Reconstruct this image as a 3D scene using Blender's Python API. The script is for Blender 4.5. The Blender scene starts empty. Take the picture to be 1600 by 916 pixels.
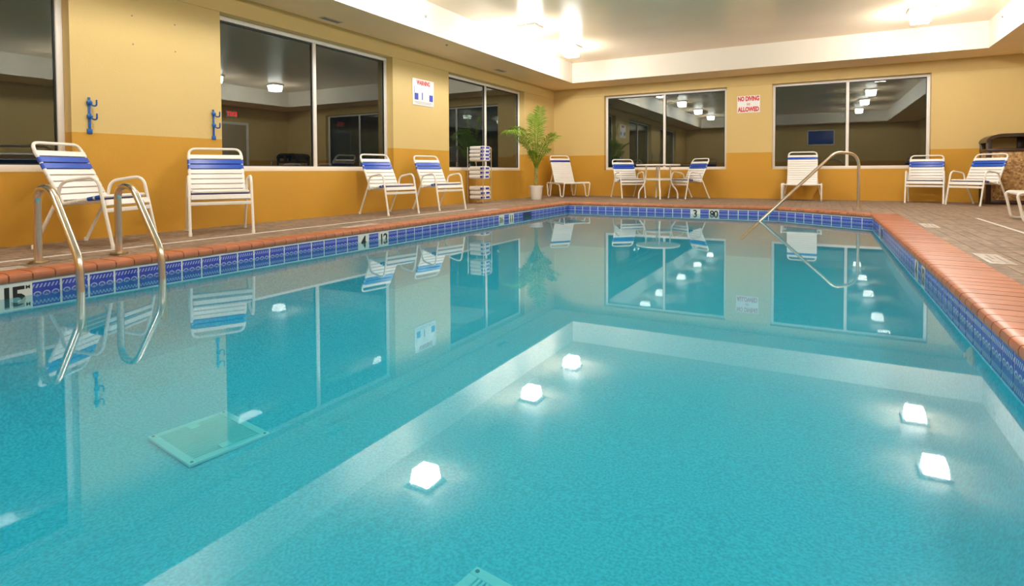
import bpy, bmesh, math, random
from mathutils import Vector, Matrix
random.seed(7)
scene = bpy.context.scene
COL = scene.collection

# ------------------------------------------------------------------ camera
CX, CY, CH = 800.0, 292.0, 0.61
V1 = (1282 - CX, 265 - CY); V2 = (-806 - CX, 274.5 - CY)
F = math.sqrt(-(V1[0]*V2[0] + V1[1]*V2[1]))
AY = Vector((V1[0], V1[1], F)).normalized()            # room +Y in lens axes
AX = -Vector((V2[0], V2[1], F)).normalized()           # room +X
AZ = AX.cross(AY)
RW = Matrix((AX, AY, AZ))                              # lens axes -> room
cam_data = bpy.data.cameras.new('camera')
cam = bpy.data.objects.new('camera', cam_data); COL.objects.link(cam)
right = RW @ Vector((1, 0, 0)); down = RW @ Vector((0, 1, 0)); fwd = RW @ Vector((0, 0, 1))
M = Matrix.Identity(4)
for i in range(3):
    M[i][0] = right[i]; M[i][1] = -down[i]; M[i][2] = -fwd[i]
M[2][3] = CH
cam.matrix_world = M
cam_data.sensor_fit = 'HORIZONTAL'; cam_data.sensor_width = 36
cam_data.lens = F / 1600 * 36
cam_data.shift_y = (CY - 458) / 1600
cam_data.clip_start = 0.02
scene.camera = cam

# ------------------------------------------------------------------ world, exposure
world = bpy.data.worlds.new('night'); scene.world = world
world.use_nodes = True
world.node_tree.nodes['Background'].inputs[0].default_value = (0.004, 0.006, 0.008, 1)
world.node_tree.nodes['Background'].inputs[1].default_value = 1.0
vs = scene.view_settings
vs.view_transform = 'Standard'; vs.look = 'None'; vs.gamma = 1; vs.use_curve_mapping = False
vs.exposure = -0.03
LAMP_POWER = 165.0
LAMP_COL = (1.0, 0.97, 0.92)

# ------------------------------------------------------------------ materials
def new_mat(name):
    m = bpy.data.materials.new(name); m.use_nodes = True
    nt = m.node_tree; nt.nodes.clear()
    out = nt.nodes.new('ShaderNodeOutputMaterial')
    return m, nt, out
def N(nt, kind, **kw):
    n = nt.nodes.new(kind)
    for k, v in kw.items():
        if k in n.bl_rna.properties.keys(): setattr(n, k, v)
    return n
def mathn(nt, op, a, b=None, c=None):
    n = nt.nodes.new('ShaderNodeMath'); n.operation = op
    for i, v in enumerate((a, b, c)):
        if v is None: continue
        if isinstance(v, (int, float)): n.inputs[i].default_value = v
        else: nt.links.new(v, n.inputs[i])
    return n.outputs[0]
def mixc(nt, fac, a, b):
    n = nt.nodes.new('ShaderNodeMix'); n.data_type = 'RGBA'
    if isinstance(fac, (int, float)): n.inputs[0].default_value = fac
    else: nt.links.new(fac, n.inputs[0])
    for i, v in ((6, a), (7, b)):
        if isinstance(v, tuple): n.inputs[i].default_value = (*v[:3], 1)
        else: nt.links.new(v, n.inputs[i])
    return n.outputs[2]
def pbr(name, col, rough=0.5, metal=0.0, var=0.0, scale=6.0, bump=0.0, bscale=80.0, spec=0.5, rnd=0.0, trans=0.0):
    m, nt, out = new_mat(name)
    b = N(nt, 'ShaderNodeBsdfPrincipled'); nt.links.new(b.outputs[0], out.inputs[0])
    b.inputs['Roughness'].default_value = rough
    b.inputs['Metallic'].default_value = metal
    b.inputs['Specular IOR Level'].default_value = spec
    b.inputs['Base Color'].default_value = (*col, 1)
    tc = N(nt, 'ShaderNodeNewGeometry')
    src = None
    if var > 0:
        nz = N(nt, 'ShaderNodeTexNoise'); nz.inputs['Scale'].default_value = scale; nz.inputs['Detail'].default_value = 5
        nt.links.new(tc.outputs['Position'], nz.inputs['Vector'])
        mr = N(nt, 'ShaderNodeMapRange'); nt.links.new(nz.outputs['Fac'], mr.inputs[0])
        mr.inputs[1].default_value = 0.3; mr.inputs[2].default_value = 0.7
        src = mixc(nt, mr.outputs[0], tuple(c*(1-var) for c in col), tuple(min(1, c*(1+var)) for c in col))
    if rnd > 0:
        oi = N(nt, 'ShaderNodeObjectInfo')
        f = mathn(nt, 'MULTIPLY_ADD', oi.outputs['Random'], 2*rnd, 1-rnd)
        hs = N(nt, 'ShaderNodeHueSaturation')
        nt.links.new(f, hs.inputs['Value'])
        if src is None: hs.inputs['Color'].default_value = (*col, 1)
        else: nt.links.new(src, hs.inputs['Color'])
        src = hs.outputs[0]
    if src is not None: nt.links.new(src, b.inputs['Base Color'])
    if bump > 0:
        nz = N(nt, 'ShaderNodeTexNoise'); nz.inputs['Scale'].default_value = bscale; nz.inputs['Detail'].default_value = 4
        nt.links.new(tc.outputs['Position'], nz.inputs['Vector'])
        bp = N(nt, 'ShaderNodeBump'); bp.inputs['Strength'].default_value = bump; bp.inputs['Distance'].default_value = 0.01
        nt.links.new(nz.outputs['Fac'], bp.inputs['Height']); nt.links.new(bp.outputs[0], b.inputs['Normal'])
    return m
def emit(name, col, strength):
    m, nt, out = new_mat(name)
    e = N(nt, 'ShaderNodeEmission'); e.inputs[0].default_value = (*col, 1); e.inputs[1].default_value = strength
    nt.links.new(e.outputs[0], out.inputs[0]); return m

MT = {}
YEL = (0.63, 0.462, 0.185); OCH = (0.56, 0.295, 0.034)
def wall_paint():
    m, nt, out = new_mat('two_tone_wall_paint')
    b = N(nt, 'ShaderNodeBsdfPrincipled'); nt.links.new(b.outputs[0], out.inputs[0])
    b.inputs['Roughness'].default_value = 0.55; b.inputs['Specular IOR Level'].default_value = 0.3
    g = N(nt, 'ShaderNodeNewGeometry'); s = N(nt, 'ShaderNodeSeparateXYZ'); nt.links.new(g.outputs['Position'], s.inputs[0])
    step = mathn(nt, 'GREATER_THAN', s.outputs[2], 0.98)
    nz = N(nt, 'ShaderNodeTexNoise'); nz.inputs['Scale'].default_value = 2.2; nz.inputs['Detail'].default_value = 6
    nt.links.new(g.outputs['Position'], nz.inputs['Vector'])
    lo = mixc(nt, nz.outputs['Fac'], tuple(c*0.93 for c in OCH), tuple(c*1.07 for c in OCH))
    hi = mixc(nt, nz.outputs['Fac'], tuple(c*0.97 for c in YEL), tuple(c*1.03 for c in YEL))
    nt.links.new(mixc(nt, step, lo, hi), b.inputs['Base Color'])
    n2 = N(nt, 'ShaderNodeTexNoise'); n2.inputs['Scale'].default_value = 60; nt.links.new(g.outputs['Position'], n2.inputs['Vector'])
    bp = N(nt, 'ShaderNodeBump'); bp.inputs['Strength'].default_value = 0.12; bp.inputs['Distance'].default_value = 0.01
    nt.links.new(n2.outputs['Fac'], bp.inputs['Height']); nt.links.new(bp.outputs[0], b.inputs['Normal'])
    return m
MT['wall'] = wall_paint()
MT['soffit'] = pbr('soffit_paint', (0.90, 0.69, 0.41), 0.6, var=0.03, scale=1.5)
MT['fascia'] = pbr('fascia_paint', (0.66, 0.60, 0.50), 0.55, bump=0.05, bscale=40)
MT['ceiling'] = pbr('ceiling_paint', (0.93, 0.74, 0.53), 0.26, bump=0.06, bscale=18, var=0.03, scale=1.2, spec=0.5)
MT['frame'] = pbr('white_window_frame', (0.82, 0.78, 0.72), 0.4)
MT['shade_bead'] = pbr('black_shade_bead', (0.012, 0.014, 0.014), 0.5)  # black standing in for the shadow line at the pane edges
MT['white'] = pbr('white_powder_coat', (0.86, 0.83, 0.76), 0.35)
MT['strapw'] = pbr('white_vinyl_strap', (0.86, 0.84, 0.80), 0.4, var=0.02)
MT['strapb'] = pbr('blue_vinyl_strap', (0.018, 0.085, 0.50), 0.35, var=0.05, scale=20)
MT['strapn'] = pbr('navy_vinyl_strap', (0.025, 0.035, 0.30), 0.4)
MT['steel'] = pbr('stainless_steel', (0.74, 0.68, 0.58), 0.24, metal=1.0)
MT['flange'] = pbr('bronzed_flange', (0.50, 0.40, 0.26), 0.3, metal=1.0)
MT['chrome'] = pbr('chrome_wire', (0.75, 0.74, 0.72), 0.2, metal=1.0)
MT['slab'] = pbr('deck_mortar', (0.17, 0.125, 0.09), 0.8, var=0.15, scale=14)
MT['paver'] = pbr('stamped_paver', (0.250, 0.178, 0.128), 0.60, var=0.42, scale=16, bump=0.7, bscale=30, rnd=0.15)
MT['coping'] = pbr('terracotta_coping', (0.46, 0.152, 0.068), 0.38, var=0.10, scale=12, rnd=0.10, bump=0.05, bscale=60)
MT['copinggrout'] = pbr('coping_grout', (0.29, 0.125, 0.07), 0.8)
MT['grout'] = pbr('tile_grout', (0.80, 0.82, 0.84), 0.6)
MT['marker'] = pbr('white_marker_tile', (0.80, 0.80, 0.76), 0.25)
MT['black'] = pbr('black_print', (0.01, 0.01, 0.012), 0.4)
MT['greyprint'] = pbr('grey_print', (0.25, 0.23, 0.22), 0.5)
MT['red'] = pbr('red_print', (0.60, 0.025, 0.025), 0.5)
MT['bluep'] = pbr('blue_print', (0.03, 0.05, 0.42), 0.5)
MT['signw'] = pbr('white_sign_plastic', (0.84, 0.82, 0.80), 0.4)
MT['plate'] = pbr('worn_deck_plate', (0.52, 0.46, 0.41), 0.5, var=0.2, scale=20)
MT['hook'] = pbr('blue_hook_plastic', (0.006, 0.09, 0.33), 0.35)
MT['vent'] = pbr('grey_vent', (0.30, 0.28, 0.26), 0.5)
MT['pot'] = pbr('white_plastic_pot', (0.80, 0.76, 0.70), 0.45)
MT['soil'] = pbr('potting_soil', (0.06, 0.04, 0.025), 0.9, bump=0.6, bscale=60)
MT['stem'] = pbr('palm_stem', (0.30, 0.26, 0.07), 0.6, var=0.3, scale=25)
MT['drain'] = pbr('drain_plastic', (0.20, 0.86, 0.95), 0.5)
MT['brown'] = pbr('dark_brown_plastic', (0.035, 0.016, 0.010), 0.35)
MT['towel'] = pbr('white_towel', (0.84, 0.82, 0.80), 0.9, bump=0.4, bscale=220, spec=0.1)
MT['darkslot'] = pbr('dark_slot', (0.02, 0.03, 0.07), 0.6)
MT['door'] = pbr('door_paint', (0.42, 0.33, 0.2), 0.4)
MT['board'] = pbr('blue_board', (0.04, 0.08, 0.35), 0.4)
MT['lampmetal'] = pbr('white_lamp_metal', (0.8, 0.78, 0.74), 0.4)
MT['lamp'] = emit('lamp_lens_side', LAMP_COL, LAMP_POWER)
MT['lampdown'] = emit('lamp_lens_bottom', LAMP_COL, LAMP_POWER*0.35)
MT['exit'] = emit('exit_letters', (1.0, 0.04, 0.03), 6.0)

def leaf_mat():
    m, nt, out = new_mat('palm_leaf')
    g = N(nt, 'ShaderNodeNewGeometry')
    nz = N(nt, 'ShaderNodeTexNoise'); nz.inputs['Scale'].default_value = 5; nt.links.new(g.outputs['Position'], nz.inputs['Vector'])
    c = mixc(nt, nz.outputs['Fac'], (0.06, 0.19, 0.012), (0.36, 0.52, 0.035))
    d = N(nt, 'ShaderNodeBsdfPrincipled'); nt.links.new(c, d.inputs['Base Color']); d.inputs['Roughness'].default_value = 0.45
    t = N(nt, 'ShaderNodeBsdfTranslucent'); nt.links.new(c, t.inputs[0])
    mx = N(nt, 'ShaderNodeMixShader'); mx.inputs[0].default_value = 0.35
    nt.links.new(d.outputs[0], mx.inputs[1]); nt.links.new(t.outputs[0], mx.inputs[2]); nt.links.new(mx.outputs[0], out.inputs[0])
    return m
MT['leaf'] = leaf_mat()

def schlick(nt, f0, power=5.0):
    g = N(nt, 'ShaderNodeNewGeometry')
    dot = N(nt, 'ShaderNodeVectorMath'); dot.operation = 'DOT_PRODUCT'
    nt.links.new(g.outputs['Incoming'], dot.inputs[0]); nt.links.new(g.outputs['Normal'], dot.inputs[1])
    c = mathn(nt, 'ABSOLUTE', dot.outputs['Value'])
    p = mathn(nt, 'POWER', mathn(nt, 'SUBTRACT', 1.0, c), power)
    return mathn(nt, 'MULTIPLY_ADD', p, 1 - f0, f0)
def water_mat():
    m, nt, out = new_mat('pool_water')
    t = N(nt, 'ShaderNodeBsdfTransparent'); t.inputs[0].default_value = (0.80, 0.965, 0.975, 1)
    haze = N(nt, 'ShaderNodeBsdfDiffuse'); haze.inputs[0].default_value = (0.003, 0.43, 0.59, 1)   # light scattered back by the water body
    body = N(nt, 'ShaderNodeMixShader'); body.inputs[0].default_value = 0.24
    nt.links.new(t.outputs[0], body.inputs[1]); nt.links.new(haze.outputs[0], body.inputs[2])
    gl = N(nt, 'ShaderNodeBsdfGlossy'); gl.inputs['Roughness'].default_value = 0.02
    g = N(nt, 'ShaderNodeNewGeometry')
    nz = N(nt, 'ShaderNodeTexNoise'); nz.inputs['Scale'].default_value = 1.3; nz.inputs['Detail'].default_value = 1
    nt.links.new(g.outputs['Position'], nz.inputs['Vector'])
    bp = N(nt, 'ShaderNodeBump'); bp.inputs['Strength'].default_value = 0.008; bp.inputs['Distance'].default_value = 0.04
    nt.links.new(nz.outputs['Fac'], bp.inputs['Height']); nt.links.new(bp.outputs[0], gl.inputs['Normal'])
    mx = N(nt, 'ShaderNodeMixShader'); nt.links.new(schlick(nt, 0.03, 4.2), mx.inputs[0])
    nt.links.new(body.outputs[0], mx.inputs[1]); nt.links.new(gl.outputs[0], mx.inputs[2]); nt.links.new(mx.outputs[0], out.inputs[0])
    return m
MT['water'] = water_mat()
def glass_mat():
    m, nt, out = new_mat('window_glass')
    t = N(nt, 'ShaderNodeBsdfTransparent'); t.inputs[0].default_value = (0.88, 0.94, 0.92, 1)
    gl = N(nt, 'ShaderNodeBsdfGlossy'); gl.inputs['Roughness'].default_value = 0.0
    gl.inputs[0].default_value = (0.93, 0.96, 0.93, 1)
    mx = N(nt, 'ShaderNodeMixShader'); nt.links.new(schlick(nt, 0.10), mx.inputs[0])
    nt.links.new(t.outputs[0], mx.inputs[1]); nt.links.new(gl.outputs[0], mx.inputs[2]); nt.links.new(mx.outputs[0], out.inputs[0])
    return m
MT['glass'] = glass_mat()
def plaster_mat():
    m, nt, out = new_mat('blue_pool_plaster')
    b = N(nt, 'ShaderNodeBsdfPrincipled'); nt.links.new(b.outputs[0], out.inputs[0]); b.inputs['Roughness'].default_value = 0.7
    g = N(nt, 'ShaderNodeNewGeometry')
    nz = N(nt, 'ShaderNodeTexNoise'); nz.inputs['Scale'].default_value = 75; nz.inputs['Detail'].default_value = 3
    nt.links.new(g.outputs['Position'], nz.inputs['Vector'])
    mr = N(nt, 'ShaderNodeMapRange'); nt.links.new(nz.outputs['Fac'], mr.inputs[0]); mr.inputs[1].default_value = 0.35; mr.inputs[2].default_value = 0.65
    nt.links.new(mixc(nt, mr.outputs[0], (0.010, 0.45, 0.66), (0.050, 0.68, 0.90)), b.inputs['Base Color'])
    return m
MT['plaster'] = plaster_mat()
def tile_mat():
    m, nt, out = new_mat('printed_blue_tile')
    b = N(nt, 'ShaderNodeBsdfPrincipled'); nt.links.new(b.outputs[0], out.inputs[0]); b.inputs['Roughness'].default_value = 0.2
    uv = N(nt, 'ShaderNodeUVMap'); s = N(nt, 'ShaderNodeSeparateXYZ'); nt.links.new(uv.outputs[0], s.inputs[0])
    u, v = s.outputs[0], s.outputs[1]
    def band(lo, hi): return mathn(nt, 'MULTIPLY', mathn(nt, 'GREATER_THAN', v, lo), mathn(nt, 'LESS_THAN', v, hi))
    slant = mathn(nt, 'FRACT', mathn(nt, 'MULTIPLY_ADD', mathn(nt, 'SUBTRACT', u, mathn(nt, 'MULTIPLY', v, 0.5)), 7.0, 10.0))
    rope = mathn(nt, 'MULTIPLY', mathn(nt, 'LESS_THAN', slant, 0.42), mathn(nt, 'MAXIMUM', band(0.76, 0.92), band(0.08, 0.22)))
    # scallops: arcs
    fu = mathn(nt, 'SUBTRACT', mathn(nt, 'FRACT', mathn(nt, 'MULTIPLY', u, 3.0)), 0.5)
    fv = mathn(nt, 'MULTIPLY', mathn(nt, 'SUBTRACT', v, 0.46), 3.0)
    r = mathn(nt, 'SQRT', mathn(nt, 'ADD', mathn(nt, 'MULTIPLY', fu, fu), mathn(nt, 'MULTIPLY', fv, fv)))
    arc = mathn(nt, 'MULTIPLY', mathn(nt, 'MULTIPLY', mathn(nt, 'GREATER_THAN', r, 0.30), mathn(nt, 'LESS_THAN', r, 0.46)), band(0.44, 0.68))
    dot = mathn(nt, 'MULTIPLY', mathn(nt, 'LESS_THAN', r, 0.14), band(0.40, 0.68))
    pat = mathn(nt, 'MINIMUM', mathn(nt, 'ADD', mathn(nt, 'ADD', rope, arc), dot), 1.0)
    g = N(nt, 'ShaderNodeNewGeometry')
    nz = N(nt, 'ShaderNodeTexNoise'); nz.inputs['Scale'].default_value = 30; nt.links.new(g.outputs['Position'], nz.inputs['Vector'])
    base = mixc(nt, nz.outputs['Fac'], (0.028, 0.05, 0.40), (0.05, 0.085, 0.56))
    nt.links.new(mixc(nt, mathn(nt, 'MULTIPLY', pat, 0.62), base, (0.62, 0.68, 0.85)), b.inputs['Base Color'])
    return m
MT['tile'] = tile_mat()
def stone_mat():
    m, nt, out = new_mat('stone_aggregate')
    b = N(nt, 'ShaderNodeBsdfPrincipled'); nt.links.new(b.outputs[0], out.inputs[0]); b.inputs['Roughness'].default_value = 0.8
    g = N(nt, 'ShaderNodeNewGeometry'); vo = N(nt, 'ShaderNodeTexVoronoi'); vo.inputs['Scale'].default_value = 34
    nt.links.new(g.outputs['Position'], vo.inputs['Vector'])
    sx = N(nt, 'ShaderNodeSeparateColor'); nt.links.new(vo.outputs['Color'], sx.inputs[0])
    nt.links.new(mixc(nt, sx.outputs[0], (0.24, 0.12, 0.045), (0.62, 0.40, 0.17)), b.inputs['Base Color'])
    bp = N(nt, 'ShaderNodeBump'); bp.inputs['Strength'].default_value = 0.6; bp.inputs['Distance'].default_value = 0.008
    nt.links.new(vo.outputs['Distance'], bp.inputs['Height']); nt.links.new(bp.outputs[0], b.inputs['Normal'])
    return m
MT['stone'] = stone_mat()
def stripe_towel():
    m, nt, out = new_mat('blue_striped_towel')
    b = N(nt, 'ShaderNodeBsdfPrincipled'); nt.links.new(b.outputs[0], out.inputs[0]); b.inputs['Roughness'].default_value = 0.9
    tc = N(nt, 'ShaderNodeTexCoord'); s = N(nt, 'ShaderNodeSeparateXYZ'); nt.links.new(tc.outputs['Object'], s.inputs[0])
    x = s.outputs[0]; y = s.outputs[1]
    near_end = mathn(nt, 'GREATER_THAN', x, 0.10)
    z = s.outputs[2]
    st = mathn(nt, 'MULTIPLY', mathn(nt, 'LESS_THAN', mathn(nt, 'FRACT', mathn(nt, 'MULTIPLY_ADD', y, 5.5, 5.2)), 0.72), mathn(nt, 'MULTIPLY', mathn(nt, 'GREATER_THAN', z, 0.018), mathn(nt, 'LESS_THAN', z, 0.056)))
    f = mathn(nt, 'MULTIPLY', near_end, st)
    nt.links.new(mixc(nt, f, (0.84, 0.82, 0.80), (0.03, 0.03, 0.33)), b.inputs['Base Color'])
    return m
MT['towels'] = stripe_towel()

# ------------------------------------------------------------------ mesh helpers
class MB:
    def __init__(s): s.v = []; s.f = []; s.uv = None
    def quad(s, *p):
        i = len(s.v); s.v += [tuple(q) for q in p]; s.f.append(tuple(range(i, i+len(p))))
    def box(s, x0, x1, y0, y1, z0, z1):
        i = len(s.v)
        s.v += [(x, y, z) for z in (z0, z1) for y in (y0, y1) for x in (x0, x1)]
        for f in ((0,2,3,1),(4,5,7,6),(0,1,5,4),(2,6,7,3),(0,4,6,2),(1,3,7,5)): s.f.append(tuple(i+k for k in f))
        return s
    def prism(s, poly, z0, z1):
        n = len(poly); i = len(s.v)
        s.v += [(x, y, z0) for x, y in poly] + [(x, y, z1) for x, y in poly]
        s.f.append(tuple(i+k for k in reversed(range(n)))); s.f.append(tuple(i+n+k for k in range(n)))
        for k in range(n): s.f.append((i+k, i+(k+1) % n, i+n+(k+1) % n, i+n+k))
        return s
    def extrude(s, prof, a, b, fn):
        """profile of 2D points swept from parameter a to b through fn(p, t) -> xyz"""
        n = len(prof); i = len(s.v)
        s.v += [tuple(fn(p, a)) for p in prof] + [tuple(fn(p, b)) for p in prof]
        s.f.append(tuple(i+k for k in reversed(range(n)))); s.f.append(tuple(i+n+k for k in range(n)))
        for k in range(n): s.f.append((i+k, i+(k+1) % n, i+n+(k+1) % n, i+n+k))
        return s
    def tube(s, pts, r, seg=8, closed=False, radii=None):
        P = [Vector(p) for p in pts]; n = len(P)
        T = []
        for k in range(n):
            a = P[(k-1) % n] if (closed or k > 0) else P[k]; b = P[(k+1) % n] if (closed or k < n-1) else P[k]
            T.append((b - a).normalized())
        up = Vector((0, 0, 1)) if abs(T[0].z) < 0.9 else Vector((1, 0, 0))
        nrm = (up - T[0]*up.dot(T[0])).normalized(); i0 = len(s.v)
        for k in range(n):
            nrm = (nrm - T[k]*nrm.dot(T[k])).normalized(); bn = T[k].cross(nrm)
            rr = radii[k] if radii else r
            for j in range(seg):
                a = 2*math.pi*j/seg
                s.v.append(tuple(P[k] + nrm*(rr*math.cos(a)) + bn*(rr*math.sin(a))))
        for k in range(n if closed else n-1):
            for j in range(seg):
                a = i0+k*seg+j; b = i0+k*seg+(j+1) % seg; k2 = (k+1) % n
                s.f.append((a, b, i0+k2*seg+(j+1) % seg, i0+k2*seg+j))
        if not closed:
            s.f.append(tuple(i0+j for j in reversed(range(seg)))); s.f.append(tuple(i0+(n-1)*seg+j for j in range(seg)))
        return s
    def lathe(s, prof, seg=20, c=(0, 0, 0)):
        i0 = len(s.v); n = len(prof)
        for r, z in prof:
            for j in range(seg):
                a = 2*math.pi*j/seg; s.v.append((c[0]+r*math.cos(a), c[1]+r*math.sin(a), c[2]+z))
        for k in range(n-1):
            for j in range(seg):
                s.f.append((i0+k*seg+j, i0+k*seg+(j+1) % seg, i0+(k+1)*seg+(j+1) % seg, i0+(k+1)*seg+j))
        s.f.append(tuple(i0+j for j in reversed(range(seg)))); s.f.append(tuple(i0+(n-1)*seg+j for j in range(seg)))
        return s
    def xform(s, M):
        s.v = [tuple(M @ Vector(p)) for p in s.v]; return s
    def mesh(s, name, mat, bevel=0, smooth=True):
        me = bpy.data.meshes.new(name); me.from_pydata(s.v, [], s.f)
        if bevel:
            bm = bmesh.new(); bm.from_mesh(me)
            bmesh.ops.bevel(bm, geom=bm.edges[:], offset=bevel, segments=2, affect='EDGES', profile=0.5)
            bm.to_mesh(me); bm.free()
        bm = bmesh.new(); bm.from_mesh(me); bmesh.ops.recalc_face_normals(bm, faces=bm.faces[:]); bm.to_mesh(me); bm.free()
        me.materials.append(MT[mat] if isinstance(mat, str) else mat)
        if smooth:
            me.shade_smooth(); me.set_sharp_from_angle(angle=math.radians(38))
        return me
    def build(s, name, mat, parent=None, bevel=0, smooth=True):
        return ob(name, s.mesh(name, mat, bevel, smooth), parent)

def ob(name, me, parent=None, loc=None, rotz=None):
    o = bpy.data.objects.new(name, me); COL.objects.link(o)
    if parent: o.parent = parent
    if loc: o.location = loc
    if rotz is not None: o.rotation_euler = (0, 0, rotz)
    return o
def tag(o, label=None, cat=None, group=None, kind=None):
    if label: o['label'] = label
    if cat: o['category'] = cat
    if group: o['group'] = group
    if kind: o['kind'] = kind
    return o
def thing(name, label, cat, loc=(0, 0, 0), rotz=0, group=None):
    return tag(ob(name, None, None, loc, rotz), label, cat, group)
def fillet(pts, rad, n=5):
    """round the inner corners of a polyline"""
    P = [Vector(p) for p in pts]; out = [P[0]]
    for k in range(1, len(P)-1):
        a, b, c = P[k-1], P[k], P[k+1]
        r = rad[k-1] if isinstance(rad, (list, tuple)) else rad
        r = min(r, (a-b).length*0.49, (c-b).length*0.49)
        p0 = b + (a-b).normalized()*r; p1 = b + (c-b).normalized()*r
        for j in range(n+1):
            t = j/n; out.append(p0*(1-t)**2 + b*2*t*(1-t) + p1*t*t)
    out.append(P[-1]); return out
def text_mesh(txt, size, mat, ext=0.0008, name='lettering', spacing=1.0, bold=0.022):
    cu = bpy.data.curves.new(name, 'FONT'); cu.body = txt; cu.size = size; cu.extrude = ext
    cu.align_x = 'CENTER'; cu.align_y = 'CENTER'; cu.resolution_u = 3; cu.offset = bold*size; cu.space_character = spacing
    t = bpy.data.objects.new('tmp', cu); COL.objects.link(t)
    dg = bpy.context.evaluated_depsgraph_get(); dg.update()
    me = bpy.data.meshes.new_from_object(t.evaluated_get(dg)); me.name = name
    bpy.data.objects.remove(t); bpy.data.curves.remove(cu)
    me.materials.clear(); me.materials.append(MT[mat]); return me
def orient(xaxis, yaxis, loc):
    x = Vector(xaxis); y = Vector(yaxis); z = x.cross(y)
    m = Matrix.Identity(4)
    for i in range(3): m[i][0] = x[i]; m[i][1] = y[i]; m[i][2] = z[i]; m[i][3] = loc[i]
    return m

# ------------------------------------------------------------------ measurements (metres)
WL, WB, WR, WN = -5.91, 13.0, 3.6, -2.7           # room faces
SOF, CEIL, HB, SILL = 2.625, 3.08, 2.405, 0.62
TL, TB, TR, TN = -5.03, 12.10, 2.44, -1.8         # tray edges
REC = 0.12
PL, PB, PR, PN = -4.26, 10.0, 0.635, 0.20          # pool walls
CA, CB = (-0.58, PB), (PR, 9.05)                   # chamfered corner
WZ = -0.14
LW = [(-0.40, 2.55), (4.00, 6.90), (8.42, 11.38)]  # window openings in the left wall (y)
BW = [(-4.58, -1.80), (-0.90, 1.80)]               # window openings in the back wall (x)

# ------------------------------------------------------------------ room shell
def wall_with_openings(name, ax, face, out, a0, a1, opens):
    m = MB()
    def bx(t0, t1, z0, z1, proud=0.0):
        lo, hi = sorted((face - (out*proud), face + out*0.2))
        if ax == 'y': m.box(lo, hi, t0, t1, z0, z1)
        else: m.box(t0, t1, lo, hi, z0, z1)
    bx(a0, a1, -0.05, SILL)
    cur = a0
    for s, e in opens:
        bx(cur, s, SILL, HB); cur = e
    bx(cur, a1, SILL, HB)
    bx(a0, a1, HB, 3.2, 0.012)
    return tag(m.build(name, 'wall', smooth=False), kind='structure')
wall_with_openings('wall_left', 'y', WL, -1, WN, WB + 0.2, LW)
wall_with_openings('wall_back', 'x', WB, 1, WL, WR, BW)
tag(MB().box(WR, WR+0.2, WN, WB+0.2, -0.05, 3.2).build('wall_right', 'wall', smooth=False), kind='structure')
tag(MB().box(WL-0.2, WR+0.2, WN-0.2, WN, -0.05, 3.2).build('wall_near', 'wall', smooth=False), kind='structure')
tag(MB().box(WL-0.2, WR+0.2, WN-0.2, WB+0.2, CEIL, CEIL+0.1).build('ceiling', 'ceiling', smooth=False), kind='structure')
def soffit(name, x0, x1, y0, y1, inner):
    root = tag(ob(name, None), kind='structure')
    MB().box(x0, x1, y0, y1, SOF, CEIL).build('soffit_underside', 'soffit', root, smooth=False)
    MB().box(*inner, SOF+0.0005, CEIL).build('fascia', 'fascia', root, smooth=False)
t = 0.012
soffit('trim_1', WL, TL-t, TN-t, TB+t, (TL-t, TL, TN, TB))
soffit('trim_2', WL, WR, TB+t, WB, (TL-t, TR+t, TB, TB+t))
soffit('trim_3', TR+t, WR, TN-t, TB+t, (TR, TR+t, TN, TB))
soffit('trim_4', WL, WR, WN, TN-t, (TL-t, TR+t, TN-t, TN))

# ------------------------------------------------------------------ windows
def window(idx, ax, face, out, a0, a1, mullion=None):
    root = tag(ob('window_%d' % idx, None), kind='structure')
    d0, d1 = face + out*REC, face + out*(REC + 0.06)
    W = 0.052; mid = mullion if mullion is not None else (a0+a1)/2
    def bx(nm, mat, t0, t1, z0, z1, e0=d0, e1=d1, bev=0.004):
        lo, hi = sorted((e0, e1)); m = MB()
        if ax == 'y': m.box(lo, hi, t0, t1, z0, z1)
        else: m.box(t0, t1, lo, hi, z0, z1)
        return m.build(nm, mat, root, bevel=bev)
    bx('frame_rail', 'frame', a0, a1, SILL, SILL+0.062); bx('frame_rail', 'frame', a0, a1, HB-W, HB)
    bx('frame_stile', 'frame', a0, a0+W, SILL+0.062, HB-W); bx('frame_stile', 'frame', a1-W, a1, SILL+0.062, HB-W)
    bx('mullion', 'frame', mid-W/2, mid+W/2, SILL+0.062, HB-W)
    for p0, p1 in ((a0+W, mid-W/2), (mid+W/2, a1-W)):
        z0, z1 = SILL+0.062, HB-W; g = 0.012; e0, e1 = face+out*(REC+0.02), face+out*(REC+0.045)
        gm = MB()  # added dark bead: paints the shade and double reflection round the pane
        for q in ((p0, p1, z0, z0+g), (p0, p1, z1-2*g, z1), (p0, p0+g, z0+g, z1-2*g), (p1-g, p1, z0+g, z1-2*g)):
            lo, hi = sorted((e0, e1))
            if ax == 'y': gm.box(lo, hi, *q)
            else: gm.box(q[0], q[1], lo, hi, q[2], q[3])
        pn = bx('pane', 'glass', p0+g, p1-g, z0+g, z1-2*g, face+out*(REC+0.030), face+out*(REC+0.036), 0)
        gm.build('shade_bead', 'shade_bead', pn, smooth=False)
for i, (a, b) in enumerate(LW): window(i+1, 'y', WL, -1, a, b)
for i, (a, b) in enumerate(BW): window(i+4, 'x', WB, 1, a, b, (-3.17, 0.463)[i])

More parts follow.
